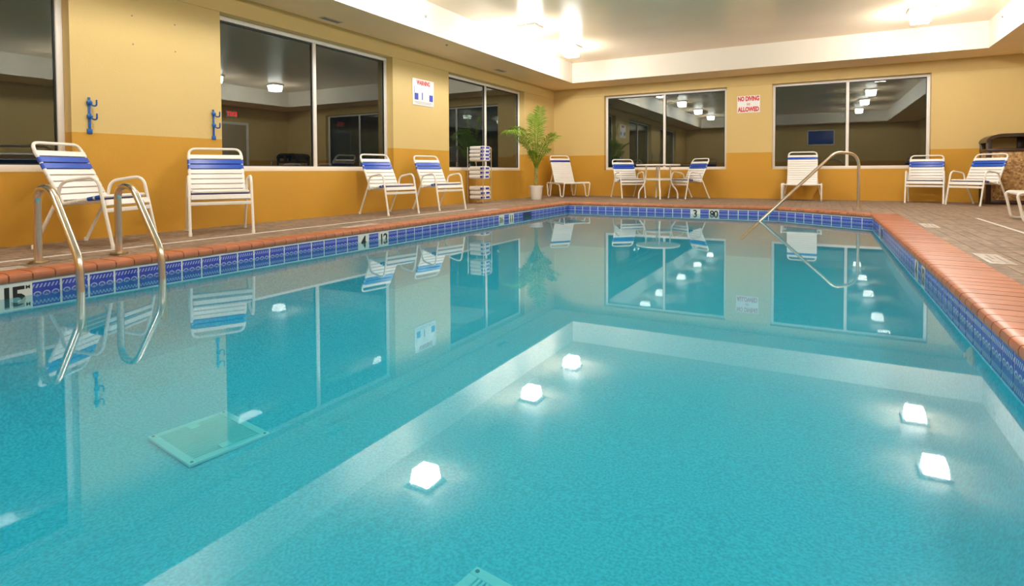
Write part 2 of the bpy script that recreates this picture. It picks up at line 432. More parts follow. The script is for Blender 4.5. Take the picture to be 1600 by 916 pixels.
# ------------------------------------------------------------------ pool shell, water
def floor_z(y): return -0.98 + 0.022*y
POOL = [(PL, PN), (PR, PN), CB, CA, (PL, PB)]
pool = MB()
POOLC = Vector((-1.9, 4.6))
def inset(d):                                        # pool outline moved inwards by d
    n = len(POOL); lines = []
    for k in range(n):
        a, b = Vector(POOL[k]), Vector(POOL[(k+1) % n]); u = (b-a).normalized(); nn = Vector((-u.y, u.x))
        lines.append((a + nn*d, u))
    out = []
    for k in range(n):
        (p, u), (q, v) = lines[k-1], lines[k]
        t_ = ((q-p).x*v.y - (q-p).y*v.x)/(u.x*v.y - u.y*v.x); out.append(p + u*t_)
    return out
COVE = 0.55
rings = [(0.0, None), (0.0, 1.0)] + [(COVE*(1-math.cos(a)), 1-math.sin(a)) for a in [math.pi/2*k/9 for k in range(1, 10)]]
def ring_pts(d, lift):
    base = inset(d); out = []
    for k in range(len(base)):
        a, b = base[k], base[(k+1) % len(base)]
        for j in range(8):
            p = a + (b-a)*(j/8); out.append((p.x, p.y, -0.05 if lift is None else floor_z(p.y) + COVE*lift))
    return out
prev = None
for d, l in rings:
    cur = ring_pts(d, l); i0 = len(pool.v); pool.v += cur; n_ = len(cur)
    if prev is not None:
        for k in range(n_): pool.f.append((prev+k, prev+(k+1) % n_, i0+(k+1) % n_, i0+k))
    prev = i0
pool.f.append(tuple(prev+k for k in range(n_)))
tag(pool.build('pool_shell', 'plaster'), kind='structure')
wm = MB(); wm.quad(*[(x, y, WZ) for x, y in POOL])
water = wm.build('pool_water', 'water', smooth=False)
tag(water, 'still clear turquoise pool water mirroring the windows and lamps', 'water', kind='stuff')

# edges of the pool walked with the deck on the outside: (start, end, outward normal, coping width)
def edge(a, b, w):
    d = Vector((b[0]-a[0], b[1]-a[1])); L = d.length; d /= L
    return dict(a=Vector(a), d=d, L=L, n=Vector((-d.y, d.x)), w=w)
E_LEFT = edge((PL, PN), (PL, PB), 0.20)
E_BACK = edge((PL, PB), CA, 0.20)
E_CHAM = edge(CA, CB, 0.20)
E_RIGHT = edge(CB, (PR, PN), 0.295)
E_NEAR = edge((PR, PN), (PL, PN), 0.20)
EDGES = [E_LEFT, E_BACK, E_CHAM, E_RIGHT, E_NEAR]

# ------------------------------------------------------------------ deck
OUTL, OUTB, OUTR, OUTN = PL-0.20, PB+0.20, PR+0.295, PN-0.20
n_c = E_CHAM['n']; c_off = n_c.dot(E_CHAM['a']) + 0.20   # outside of the chamfer coping: n.p > c_off
def line_cut(x=None, y=None):
    if x is not None: return (x, (c_off - n_c.x*x)/n_c.y)
    return ((c_off - n_c.y*y)/n_c.x, y)
P_back = line_cut(y=OUTB); P_right = line_cut(x=OUTR)
floor = tag(ob('floor', None), kind='structure')
slab = MB()
SZ = -0.007
for x0, x1, y0, y1 in ((WL, OUTL, WN, WB), (OUTR, WR, WN, WB), (OUTL, OUTR, OUTB, WB), (OUTL, OUTR, WN, OUTN)):
    slab.box(x0, x1, y0, y1, -0.15, SZ)
slab.prism([P_back, P_right, (OUTR, OUTB)], -0.15, SZ)
slab.build('deck_slab', 'slab', floor, smooth=False)
def clip(poly, nx, ny, c):          # keep n.p >= c
    out = []
    for k in range(len(poly)):
        p, q = poly[k], poly[(k+1) % len(poly)]
        dp, dq = nx*p[0]+ny*p[1]-c, nx*q[0]+ny*q[1]-c
        if dp >= 0: out.append(p)
        if (dp >= 0) != (dq >= 0):
            s = dp/(dp-dq); out.append((p[0]+(q[0]-p[0])*s, p[1]+(q[1]-p[1])*s))
    return out
def proj(p):
    c = RW.transposed() @ (Vector(p) - Vector((0, 0, CH)))
    return None if c.z < 0.05 else (CX+F*c.x/c.z, CY+F*c.y/c.z)
PA_, PB_ = 0.30, 0.15
pieces = []
regions = [(WL, WR, WN, 0.0, []), (WL, OUTL, 0.0, WB, []), (OUTL, OUTR, OUTB, WB, []), (OUTR, WR, 0.0, WB, []),
           (P_back[0], OUTR, P_right[1], OUTB, [(n_c.x, n_c.y, c_off)])]
prnd = random.Random(11)
for ri, (x0, x1, y0, y1, cuts) in enumerate(regions):
    x = x0
    while x < x1 - 1e-4:
        wd = prnd.choice((0.10, 0.12, 0.15)); xe = min(x+wd, x1); y = y0
        if x1 - xe < 0.05: xe = x1
        while y < y1 - 1e-4:
            ln = prnd.choice((0.14, 0.19, 0.24, 0.30)); ya, ye = y, min(y+ln, y1)
            if y1 - ye < 0.06: ye = y1
            g = 0.002
            poly = [(x+g, ya+g), (xe-g, ya+g), (xe-g, ye-g), (x+g, ye-g)]
            for c in cuts: poly = clip(poly, *c) if len(poly) > 2 else poly
            if len(poly) > 2:
                pr_ = [proj((px, py, 0)) for px, py in poly]
                area = 0
                if all(pr_) and any(0 <= q[0] <= 1600 and 0 <= q[1] <= 916 for q in pr_):
                    area = abs(sum(pr_[k][0]*pr_[(k+1) % len(pr_)][1]-pr_[(k+1) % len(pr_)][0]*pr_[k][1] for k in range(len(pr_))))/2
                pieces.append((area, (round(xe-x, 4), round(ye-ya, 4)) if not cuts else None, poly, ((x+xe)/2, (ya+ye)/2)))
            y = ye
        x = xe
pieces.sort(key=lambda q: -q[0])
pm = {}
rest = MB(); cnt = 0
def paver_mesh(poly, c):
    return MB().prism([(px-c[0], py-c[1]) for px, py in poly], -0.02, 0.0).mesh('paver', 'paver', smooth=False)
for area, key, poly, c in pieces:
    tilt = prnd.uniform(-0.002, 0.0)
    if cnt < 300 and area > 0:
        if key is None: me = paver_mesh(poly, c)
        else:
            if key not in pm: pm[key] = paver_mesh(poly, c)
            me = pm[key]
        ob('paver', me, floor, (c[0], c[1], tilt)); cnt += 1
    else: rest.prism(poly, -0.02, tilt)
tag(rest.build('far_pavers', 'paver', floor, smooth=False), kind='stuff')

# ------------------------------------------------------------------ coping and waterline tiles
coping = tag(ob('pool_coping', None), kind='structure')
band = tag(ob('pool_tile_band', None), kind='structure')
def cop_prof(w, s=0.0):
    return [(-0.004, -0.052), (-0.020, -0.047), (-0.029, -0.034), (-0.030, -0.016), (-0.024, -0.002), (-0.010, 0.005),
            (0.02, 0.007), (w-0.004-s, 0.004), (w-s, 0.0), (w-s, -0.052)]
def at_edge(e):
    return lambda p, t: (e['a'].x+e['d'].x*t+e['n'].x*p[0], e['a'].y+e['d'].y*t+e['n'].y*p[0], p[1])
CP = 0.117
for e in EDGES:
    gb = MB(); pr2 = [(-0.022, -0.046), (-0.024, -0.006), (-0.008, 0.0025), (e['w'], 0.0015), (e['w'], -0.05)]
    gb.extrude(pr2, 0, e['L'], at_edge(e)); gb.build('grout_bed', 'copinggrout', coping, smooth=False)
    n = round(e['L']/CP); pit = e['L']/n
    me = MB().extrude(cop_prof(e['w']), -pit/2+0.0042, pit/2-0.0042, lambda p, t: (t, p[0], p[1])).mesh('coping_brick', 'coping')
    for k in range(n):
        t = (k+0.5)*pit
        ob('coping_brick', me, coping, (e['a'].x+e['d'].x*t, e['a'].y+e['d'].y*t, random.uniform(-.001, .001)), math.atan2(e['d'].y, e['d'].x))
# corner fillers
for p, r0 in (((PL, PB), 0.2), (CA, 0.2), (CB, 0.25), ((PL, PN), 0.2), ((PR, PN), 0.2)):
    ns = [e['n'] for e in EDGES if (e['a']-Vector(p)).length < 1e-6 or (e['a']+e['d']*e['L']-Vector(p)).length < 1e-6]
    c = Vector(p); w = r0
    if p == CB: poly = [c, c+ns[0]*0.2, c+(ns[0]+ns[1]).normalized()*0.28, c+ns[1]*0.295]
    else: poly = [c, c+ns[0]*w, c+(ns[0]+ns[1])*(w/(1+ns[0].dot(ns[1]))), c+ns[1]*w]
    pts = [(q.x, q.y) for q in poly]
    if sum(pts[k][0]*pts[(k+1) % 4][1]-pts[(k+1) % 4][0]*pts[k][1] for k in range(4)) < 0: pts = pts[::-1]
    MB().prism(pts, -0.05, 0.005).build('coping_corner', 'coping', coping, smooth=False)
TP, TH = 0.1565, 0.152
TZ0, TZ1 = -0.214, -0.066
def tile_mesh(w, mat):
    m = MB().box(-w/2, w/2, -0.0042, 0.004, TZ0, TZ1); me = m.mesh('tile', mat, smooth=False)
    uvl = me.uv_layers.new(name='UVMap')
    for lp in me.loops:
        co = me.vertices[lp.vertex_index].co
        uvl.data[lp.index].uv = ((co.x+w/2)/w, (co.z-TZ0)/(TZ1-TZ0))
    return me
digits = {}
def marker_tile(e, t, txt, size, small=None):
    ang = math.atan2(e['d'].y, e['d'].x)
    pos = (e['a'].x+e['d'].x*t, e['a'].y+e['d'].y*t, 0)
    o = ob('marker_tile', tile_mesh(TP-0.005, 'marker'), band, pos, ang)
    o['label'] = 'white depth marker tile reading %s' % txt
    def put(s, sz, dx, dz, sp=0.95):
        L = ob('digit', text_mesh(s, sz, 'black', spacing=sp), o)
        # local x runs along the edge; lettering must face the pool (-local y)
        L.matrix_local = orient((1, 0, 0), (0, 0, 1), (dx, -0.0048, (TZ0+TZ1)/2+dz))
        for p in L.data.polygons: p.use_smooth = False
    if small:
        put('1', 0.165, -0.042, -0.002); put('5', 0.165, 0.015, -0.002)
    else: put(txt, size, 0, 0, 0.85)
    if small:
        put('M', 0.030, 0.061, 0.052); put('M', 0.030, 0.061, -0.052)
tm_cache = {}
def y_to_tile(e, val):            # index of the tile nearest to a world coordinate on this edge
    n = round(e['L']/TP); pit = e['L']/n
    return min(range(n), key=lambda k: (e['a']+e['d']*((k+.5)*pit)-Vector(val)).length)
marks = {id(E_LEFT): [((PL, 1.56), '15', 0.15, True), ((PL, 1.56-3*TP), '5', 0.16, False), ((PL, 4.54), '4', 0.16, False), ((PL, 4.85), '12', 0.15, False), ((PL, 7.5), '3½', 0.11, False), ((PL, 7.82), '11', 0.14, False)],
         id(E_BACK): [((-1.92, PB), '3', 0.16, False), ((-1.62, PB), '90', 0.15, False)],
         id(E_RIGHT): [((PR, 5.13), '4', 0.16, False), ((PR, 4.82), '12', 0.15, False), ((PR, 8.05), '3', 0.16, False), ((PR, 7.74), '90', 0.15, False)]}
skip_idx = {id(E_LEFT): [y_to_tile(E_LEFT, (PL, 8.16)), y_to_tile(E_LEFT, (PL, 8.16))+1]}
for e in EDGES:
    n = round(e['L']/TP); pit = e['L']/n; ang = math.atan2(e['d'].y, e['d'].x)
    MB().extrude([(-0.002, TZ0-0.004), (-0.002, -0.05), (0.02, -0.05), (0.02, TZ0-0.004)], 0, e['L'], at_edge(e)).build('grout_strip', 'grout', band, smooth=False)
    me = tile_mesh(pit-0.013, 'tile')
    mk = {y_to_tile(e, v): (s, z, sm) for v, s, z, sm in marks.get(id(e), [])}
    for k in range(n):
        t = (k+0.5)*pit
        if k in skip_idx.get(id(e), []): continue
        if k in mk: marker_tile(e, t, mk[k][0], mk[k][1], mk[k][2]); continue
        ob('tile', me, band, (e['a'].x+e['d'].x*t, e['a'].y+e['d'].y*t, 0), ang)
# skimmer mouth in the left band
n = round(E_LEFT['L']/TP); pit = E_LEFT['L']/n; k0 = skip_idx[id(E_LEFT)][0]
ya, yb = PN+k0*pit, PN+(k0+2)*pit
sk = thing('pool_skimmer', 'dark skimmer mouth set in the blue tiles near the far left pool corner', 'skimmer', (PL, (ya+yb)/2, 0))
h = (yb-ya)/2
MB().box(-0.0015, 0.0035, -h+0.012, h-0.012, TZ0+0.012, TZ1-0.012).build('opening', 'darkslot', sk, smooth=False)
for a in ((-h, -h+0.014, TZ0, TZ1), (h-0.014, h, TZ0, TZ1), (-h+0.014, h-0.014, TZ1-0.014, TZ1), (-h+0.014, h-0.014, TZ0, TZ0+0.014)):
    MB().box(0, 0.006, *a).build('frame_bar', 'tile', sk, smooth=False)

# deck drain lines and marker plates
tag(MB().box(-4.935, -4.907, 0.0, 7.7, -0.004, 0.003).build('drain_strip', 'signw', smooth=False), 'thin white drain strip running along the deck under the left wall', 'drain strip')
tag(MB().box(1.675, 1.71, 0.0, 8.83, -0.004, 0.003).build('drain_strip', 'signw', smooth=False), 'thin white drain strip across the deck right of the pool', 'drain strip')
for x, y, lab in ((1.03, 4.88, 'white printed deck plate beside the wide right coping, nearer the camera'),
                  (1.03, 7.45, 'white printed deck plate beside the wide right coping, farther one'),
                  (-4.54, 1.42, 'white deck plate on the left deck by the 15 tile'),
                  (-4.54, 4.72, 'white deck plate on the left deck above the 4 and 12 tiles'),
                  (-4.54, 7.55, 'white deck plate on the left deck near the plant end')):
    p = thing('deck_marker', lab, 'deck marker', (x, y, 0.0), 0, 'deck marker plates')
    MB().box(-0.07, 0.07, -0.25, 0.25, -0.004, 0.004).build('plate', 'plate', p, bevel=0.0015)
    for k, (a, b) in enumerate(((-0.19, 0.03), (-0.02, 0.19), (-0.19, 0.12))):
        MB().box(-0.045+k*0.035, -0.033+k*0.035, a, b, 0.004, 0.0046).build('printed_line', 'greyprint', p, smooth=False)

# main drains on the pool floor
def drain(x, y, rot, lab):
    fz = floor_z(y)
    d = thing('main_drain', lab, 'pool drain', (x, y, fz), rot, 'main drains')
    A, B = 0.265, 0.225
    fr = MB()
    for q in ((-A, A, -B, -B+0.045), (-A, A, B-0.045, B), (-A, -A+0.045, -B+0.045, B-0.045), (A-0.045, A, -B+0.045, B-0.045)): fr.box(*q, 0.0, 0.016)
    fr.build('frame', 'drain', d, bevel=0.004)
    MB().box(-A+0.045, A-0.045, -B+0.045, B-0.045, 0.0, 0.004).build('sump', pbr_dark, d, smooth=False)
    nb = 22; w = (2*A-0.09)/nb
    me = MB().box(-w*0.25, w*0.25, -B+0.045, B-0.045, 0.004, 0.012).mesh('bar', 'drain', smooth=False)
    for k in range(nb): ob('bar', me, d, (-A+0.045+(k+.5)*w, 0, 0))
    for sx in (-1, 1):
        MB().box(sx*(A-0.075)-0.03, sx*(A-0.075)+0.03, -0.03, 0.03, 0.010, 0.017).build('lug', 'drain', d, smooth=False)
        for sy in (-1, 1): MB().lathe([(0.009, 0.012), (0.009, 0.018)], 8, (sx*(A-0.022), sy*(B-0.022), 0)).build('screw', pbr_dark, d)
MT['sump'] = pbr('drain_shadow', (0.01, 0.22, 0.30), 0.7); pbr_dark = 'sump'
drain(-3.11, 1.99, math.radians(-8), 'slotted square main drain on the pool floor nearer the ladder')
drain(-0.93, 1.56, math.radians(-8), 'main drain at the bottom edge of the picture, only a corner in view')
ri = thing('return_inlet', 'small white return fitting under water on the right pool wall', 'pool fitting', (PR, 3.33, -0.27))
MB().lathe([(0.045, 0), (0.045, 0.008), (0.03, 0.02), (0.018, 0.022)], 14).xform(Matrix.Rotation(-math.pi/2, 4, 'Y')).build('collar', 'signw', ri)
MB().lathe([(0.014, 0.018), (0.014, 0.032), (0.006, 0.034)], 10).xform(Matrix.Rotation(-math.pi/2, 4, 'Y')).build('eyeball', 'signw', ri)

# ------------------------------------------------------------------ ladder rails, stair rail
def grab_rail(x, y, lab):
    r = thing('pool_grab_rail', lab, 'grab rail', (x, y, 0), 0, 'pool ladder rails')
    pts = fillet([(0, 0, 0.0), (0, 0, 0.50), (0.20, 0, 0.52), (0.545, 0, 0.06), (0.575, 0, -0.42)], [0.17, 0.13, 0.07], 8)
    MB().tube(pts, 0.0245, 14).build('rail', 'steel', r)
    MB().lathe([(0.058, 0.001), (0.058, 0.010), (0.050, 0.016), (0.028, 0.020)], 18).build('escutcheon', 'flange', r)
grab_rail(-4.645, 1.79, 'bent stainless grab rail at the left picture edge, nearer the 15 tile')
grab_rail(-4.615, 2.275, 'bent stainless grab rail, the farther of the pair in front of the first chair')
b0 = Vector((0.505, 9.935)); dd = Vector((-0.795-0.505, 8.909-9.935)).normalized()
hr = thing('stair_handrail', 'slanted stainless handrail entering the water at the far right pool corner', 'handrail', (b0.x, b0.y, 0), math.atan2(dd.y, dd.x))
slope = (0.819+0.17)/(1.656-0.476)
pts = fillet([(0, 0, 0), (0, 0, 0.845), (0.40, 0, 0.868), (1.656, 0, -0.17), (1.656+0.27, 0, -0.17-0.27*slope)], [0.26, 0.10, 0.02], 8)
MB().tube(pts, 0.0225, 12).build('rail', 'steel', hr)
MB().lathe([(0.055, 0.001), (0.055, 0.008), (0.03, 0.014)], 16).build('escutcheon', 'steel', hr)

# ------------------------------------------------------------------ strap chairs
HWID = 0.255
TUBE = 0.0135
BK0, BK1 = Vector((-0.10, 0.375)), Vector((-0.36, 0.885))     # back post low / top in (x, z)
ST0, ST1 = Vector((-0.10, 0.370)), Vector((0.245, 0.434))     # seat rail
cm = {}
def strap_mesh(halfw, wid, mat, thick=0.007):
    """flat band lying in local XY (x along width of the strap, y across the chair) wrapped round both rails"""
    m = MB(); prof = []
    R = TUBE + 0.004
    for s in (1, -1):
        for j in range(7):
            a = -math.pi/2 + math.pi*j/6
            prof.append((s*(halfw + R*math.cos(a)), s*R*math.sin(a)*0.95))
    m.extrude(prof, -wid/2, wid/2, lambda p, t: (t, p[0], p[1]))
    return m.mesh('strap', mat)
cm['sw'] = strap_mesh(HWID, 0.047, 'strapw'); cm['sb'] = strap_mesh(HWID, 0.047, 'strapb')
def build_chair_meshes():
    for s in (-1, 1):
        y = s*(HWID+0.028)
        arm = fillet([(0.335, y, 0.0), (0.215, y, 0.60), (-0.09, y, 0.555), (-0.13, y, 0.37)], [0.09, 0.07], 6)
        cm['arm%d' % s] = MB().tube(arm, TUBE, 8).mesh('arm_frame', 'white')
        cm['rleg%d' % s] = MB().tube([(-0.13, y, 0.40), (-0.335, y, 0.0)], TUBE, 8).mesh('rear_leg', 'white')
    pb = [(0.0+BK0.x, -HWID, BK0.y), (BK1.x, -HWID, BK1.y), (BK1.x, HWID, BK1.y), (BK0.x, HWID, BK0.y)]
    cm['back'] = MB().tube(fillet(pb, 0.075, 6), TUBE, 8).mesh('back_frame', 'white')
    ps = [(ST0.x, -HWID, ST0.y), (ST1.x, -HWID, ST1.y), (ST1.x, HWID, ST1.y), (ST0.x, HWID, ST0.y)]
    cm['seat'] = MB().tube(fillet(ps, 0.03, 4), TUBE, 8).tube([(ST0.x, -HWID-0.03, ST0.y), (ST0.x, HWID+0.03, ST0.y)], TUBE, 8).mesh('seat_frame', 'white')
    cm['bar'] = MB().box(0.255, 0.28, -HWID-0.03, HWID+0.03, 0.298, 0.333).mesh('front_crossbar', 'white', bevel=0.004)
    cm['foot'] = MB().lathe([(0.016, 0.0), (0.0165, 0.004), (0.0165, 0.03), (0.014, 0.034)], 10).mesh('foot_cap', 'white')
build_chair_meshes()
def strap_chair(x, y, face_deg, lab, grp):
    c = thing('strap_chair', lab, 'chair', (x, y, 0), math.radians(face_deg), grp); c.scale = (0.97, 0.97, 0.97)
    for s in (-1, 1):
        a = ob('arm_frame', cm['arm%d' % s], c); ob('foot_cap', cm['foot'], a, (0.335-0.003, s*(HWID+0.028), 0))
        l = ob('rear_leg', cm['rleg%d' % s], c); ob('foot_cap', cm['foot'], l, (-0.332, s*(HWID+0.028), 0))
    ob('back_frame', cm['back'], c); ob('seat_frame', cm['seat'], c); ob('front_crossbar', cm['bar'], c)
    d = BK0 - BK1; L = d.length; ang = math.atan2(d.y, d.x)
    nb = 8; p0 = 0.105; pit = (L-p0-0.02)/(nb-0.5)
    for k in range(nb):
        q = BK1 + d.normalized()*(p0 + k*pit)
        o = ob('strap', cm['sb' if k in (1, 2) else 'sw'], c, (q.x, 0, q.y)); o.rotation_euler = (0, -ang, 0)
    d = ST1 - ST0; ang = math.atan2(d.y, d.x)
    for k in range(5):
        q = ST0 + d*((k+0.6)/5.25)
        o = ob('strap', cm['sb' if k in (3, 4) else 'sw'], c, (q.x, 0, q.y)); o.rotation_euler = (0, -ang, 0)
    o = ob('strap', cm['sw'], c, (0.264, 0, 0.378)); o.rotation_euler = (0, math.radians(72), 0)
    return c
G1 = 'white strap chairs along the left wall'; G2 = 'white strap chairs along the back wall'
strap_chair(-5.385, 2.50, 28, 'white and blue strap chair behind the stainless ladder rails, nearest the camera', G1)
strap_chair(-5.385, 3.60, -29, 'white and blue strap chair facing the camera under the second window', G1)
strap_chair(-5.45, 6.26, -10, 'white and blue strap chair second in line left of the towel rack', G1)
strap_chair(-5.38, 7.38, -13, 'white and blue strap chair standing just left of the towel rack', G1)
strap_chair(-3.80, 12.38, -50, 'white and blue strap chair at the left side of the round patio table', G2)
strap_chair(-2.50, 12.52, -128, 'white and blue strap chair at the right side of the round patio table', G2)
strap_chair(1.67, 12.55, -101, 'white and blue strap chair right of the handrail, under the window edge', G2)
strap_chair(2.31, 12.06, -135, 'white and blue strap chair turned sideways in front of the trash bin', G2)

# ------------------------------------------------------------------ low lounge chairs
LW2 = 0.255; lm = {}
LB0, LB1 = Vector((-0.16, 0.31)), Vector((-0.43, 0.965))
def lounge_meshes():
    for s in (-1, 1):
        y = s*0.34
        fl = fillet([(-0.30, y, 0.325), (0.40, y, 0.335), (0.335, y, 0.014), (0.225, y, 0.014), (0.17, y, 0.29), (0.02, y, 0.300)], [0.06, 0.045, 0.045, 0.06], 6)
        lm['f%d' % s] = MB().tube(fl, 0.0145, 8).mesh('side_frame', 'white')
        rl = fillet([(-0.30, y, 0.325), (-0.42, y, 0.325), (-0.37, y, 0.014), (-0.27, y, 0.014), (-0.20, y, 0.31)], [0.05, 0.04, 0.04], 6)
        lm['r%d' % s] = MB().tube(rl, 0.0145, 8).mesh('rear_loop_leg', 'white')
    pb = [(LB0.x, -LW2, LB0.y), (LB1.x, -LW2, LB1.y), (LB1.x, LW2, LB1.y), (LB0.x, LW2, LB0.y)]
    lm['back'] = MB().tube(fillet(pb, 0.07, 6), 0.0135, 8).mesh('back_frame', 'white')
    ps = [(LB0.x, -LW2, LB0.y), (0.36, -LW2, 0.318), (0.36, LW2, 0.318), (LB0.x, LW2, LB0.y)]
    lm['seat'] = MB().tube(fillet(ps, 0.03, 4), 0.0135, 8).tube([(LB0.x, -0.34, 0.31), (LB0.x, 0.34, 0.31)], 0.0135, 8).tube([(0.36, -0.34, 0.322), (0.36, 0.34, 0.322)], 0.0135, 8).mesh('seat_frame', 'white')
    for s in (-1, 1): lm['prop%d' % s] = MB().tube([(-0.295, s*0.235, 0.62), (-0.40, s*0.32, 0.10)], 0.008, 6).mesh('back_prop', 'white')
    lm['w'] = strap_mesh(LW2, 0.043, 'strapw'); lm['n'] = strap_mesh(LW2, 0.043, 'strapn'); lm['b'] = strap_mesh(LW2, 0.043, 'strapb')
lounge_meshes()
def lounge(x, y, face, lab, blue):
    c = thing('low_lounge_chair', lab, 'lounge chair', (x, y, 0), math.radians(face), 'low white lounge chairs')
    for s in (-1, 1):
        ob('side_frame', lm['f%d' % s], c); ob('rear_loop_leg', lm['r%d' % s], c); ob('back_prop', lm['prop%d' % s], c)
    ob('back_frame', lm['back'], c); ob('seat_frame', lm['seat'], c)
    d = LB0 - LB1; L = d.length; ang = math.atan2(d.y, d.x)
    n = 13; p0 = 0.075; pit = (L-p0)/n
    for k in range(n):
        q = LB1 + d.normalized()*(p0 + (k+.4)*pit)
        o = ob('strap', lm[blue if k == 1 else 'w'], c, (q.x, 0, q.y)); o.rotation_euler = (0, -ang, 0)
    for k in range(10):
        o = ob('strap', lm['w'], c, (LB0.x+0.03+k*0.051, 0, 0.31+k*0.001))
lounge(-5.20, 12.25, -36, 'low white lounge chair with one navy stripe in the room corner beside the palm', 'n')
lounge(-0.32, 12.50, -90, 'low white lounge chair with blue stripe behind the slanted handrail', 'b')
lounge(2.36, 8.58, 176, 'white tubular lounge frame cut off by the right picture edge', 'b')

# ------------------------------------------------------------------ patio table
tb = thing('patio_table', 'round white patio table between two strap chairs under the back window', 'table', (-3.06, 12.12, 0))
MB().lathe([(0.05, 0.700), (0.42, 0.700), (0.455, 0.706), (0.465, 0.720), (0.46, 0.734), (0.44, 0.738), (0.03, 0.738)], 36).build('table_top', 'white', tb)
MB().lathe([(0.26, 0.395), (0.27, 0.41), (0.27, 0.435), (0.255, 0.44)], 28).build('lower_shelf', 'white', tb)
for k in range(4):
    a = math.radians(20 + 90*k); ca, sa = math.cos(a), math.sin(a)
    pr_ = fillet([(0.25, 0.70), (0.265, 0.34), (0.40, 0.16), (0.415, 0.0)] and [(0.25*ca, 0.25*sa, 0.70), (0.265*ca, 0.265*sa, 0.33), (0.40*ca, 0.40*sa, 0.17), (0.41*ca, 0.41*sa, 0.0)], 0.09, 6)
    MB().tube(pr_, 0.0165, 8).build('leg', 'white', tb)

# ------------------------------------------------------------------ potted palm
pl = thing('potted_palm', 'tall green potted palm in a white pot in the far left corner', 'plant', (-5.28, 10.70, 0))
MB().lathe([(0.105, 0.0), (0.112, 0.01), (0.138, 0.262), (0.150, 0.264), (0.152, 0.296), (0.140, 0.298), (0.136, 0.262), (0.13, 0.25)], 24).build('pot', 'pot', pl)
MB().lathe([(0.134, 0.245), (0.134, 0.262), (0.05, 0.272)], 18).build('soil', 'soil', pl)
for k in range(4):
    a = k*1.6+0.4
    MB().tube([(0.02*math.cos(a), 0.02*math.sin(a), 0.25), (0.018*math.cos(a), 0.018*math.sin(a), 0.5), (0.03*math.cos(a), 0.03*math.sin(a), 0.80)], 0.016, 7, radii=[0.022, 0.017, 0.010]).build('stem', 'stem', pl)
def frond(base, tip, lift, nleaf, llen, droop, seed):
    rnd = random.Random(seed); B = Vector(base); T = Vector(tip); C = (B+T)/2 + Vector((0, 0, lift))
    pt = lambda t: B*(1-t)**2 + C*2*t*(1-t) + T*t*t
    m = MB(); n = 14
    m.tube([pt(k/n) for k in range(n+1)], 0.006, 5, radii=[0.010*(1-k/n)+0.0015 for k in range(n+1)])
    nleaf = int(nleaf*0.66)
    for k in range(nleaf):
        t = 0.30 + 0.70*k/(nleaf-1)
        p = pt(t); tan = (pt(min(1, t+.02)) - pt(t-.02)).normalized()
        side = tan.cross(Vector((0, 0, 1)))
        if side.length < 1e-3: side = Vector((1, 0, 0))
        side.normalize(); up = side.cross(tan)
        ln = llen*(0.45+0.55*math.sin(math.pi*min(1, 0.25+0.72*(t-.3)/.7)))*rnd.uniform(0.88, 1.1)
        for s in (-1, 1):
            d = (side*s*0.85 + tan*rnd.uniform(0.45, 0.65) + up*rnd.uniform(-0.1, 0.3)).normalized()
            w = 0.0080*rnd.uniform(0.85, 1.15)
            q1 = p + d*ln*0.5; q2 = p + d*ln + Vector((0, 0, -droop*ln)); wd = d.cross(up).normalized()*w
            fold = up*0.004
            i = len(m.v); m.v += [tuple(p - wd*0.3), tuple(p + wd*0.3), tuple(q1 + wd), tuple(q1 + fold), tuple(q1 - wd), tuple(q2)]
            m.f += [(i, i+3, i+4), (i, i+1, i+3), (i+1, i+2, i+3), (i+3, i+2, i+5), (i+3, i+5, i+4)]
    me = bpy.data.meshes.new('frond'); me.from_pydata(m.v, [], m.f); me.materials.append(MT['leaf'])
    return ob('frond', me, pl)
FR = [((0, 0, .70), (-0.22, -0.92, 1.38), 0.55, 56, 0.30, 0.5), ((0, 0, .70), (0.16, -0.10, 1.92), 0.30, 56, 0.27, 0.15),
      ((0, 0, .68), (0.45, -0.12, 1.38), 0.24, 50, 0.25, 0.30), ((0, 0, .72), (-0.10, 0.10, 1.80), 0.30, 50, 0.27, 0.2),
      ((0, 0, .66), (0.34, 0.40, 1.34), 0.30, 46, 0.25, 0.3), ((0, 0, .70), (-0.16, -0.66, 1.50), 0.35, 52, 0.27, 0.3),
      ((0, 0, .62), (0.20, -0.42, 1.16), 0.20, 40, 0.20, 0.35), ((0, 0, .62), (-0.28, -0.25, 1.25), 0.25, 44, 0.22, 0.3),
      ((0, 0, .60), (0.30, 0.02, 1.06), 0.18, 38, 0.18, 0.4), ((0, 0, .60), (0.04, -0.28, 1.02), 0.16, 36, 0.18, 0.4)]
for k, f_ in enumerate(FR): frond(*f_, seed=k)

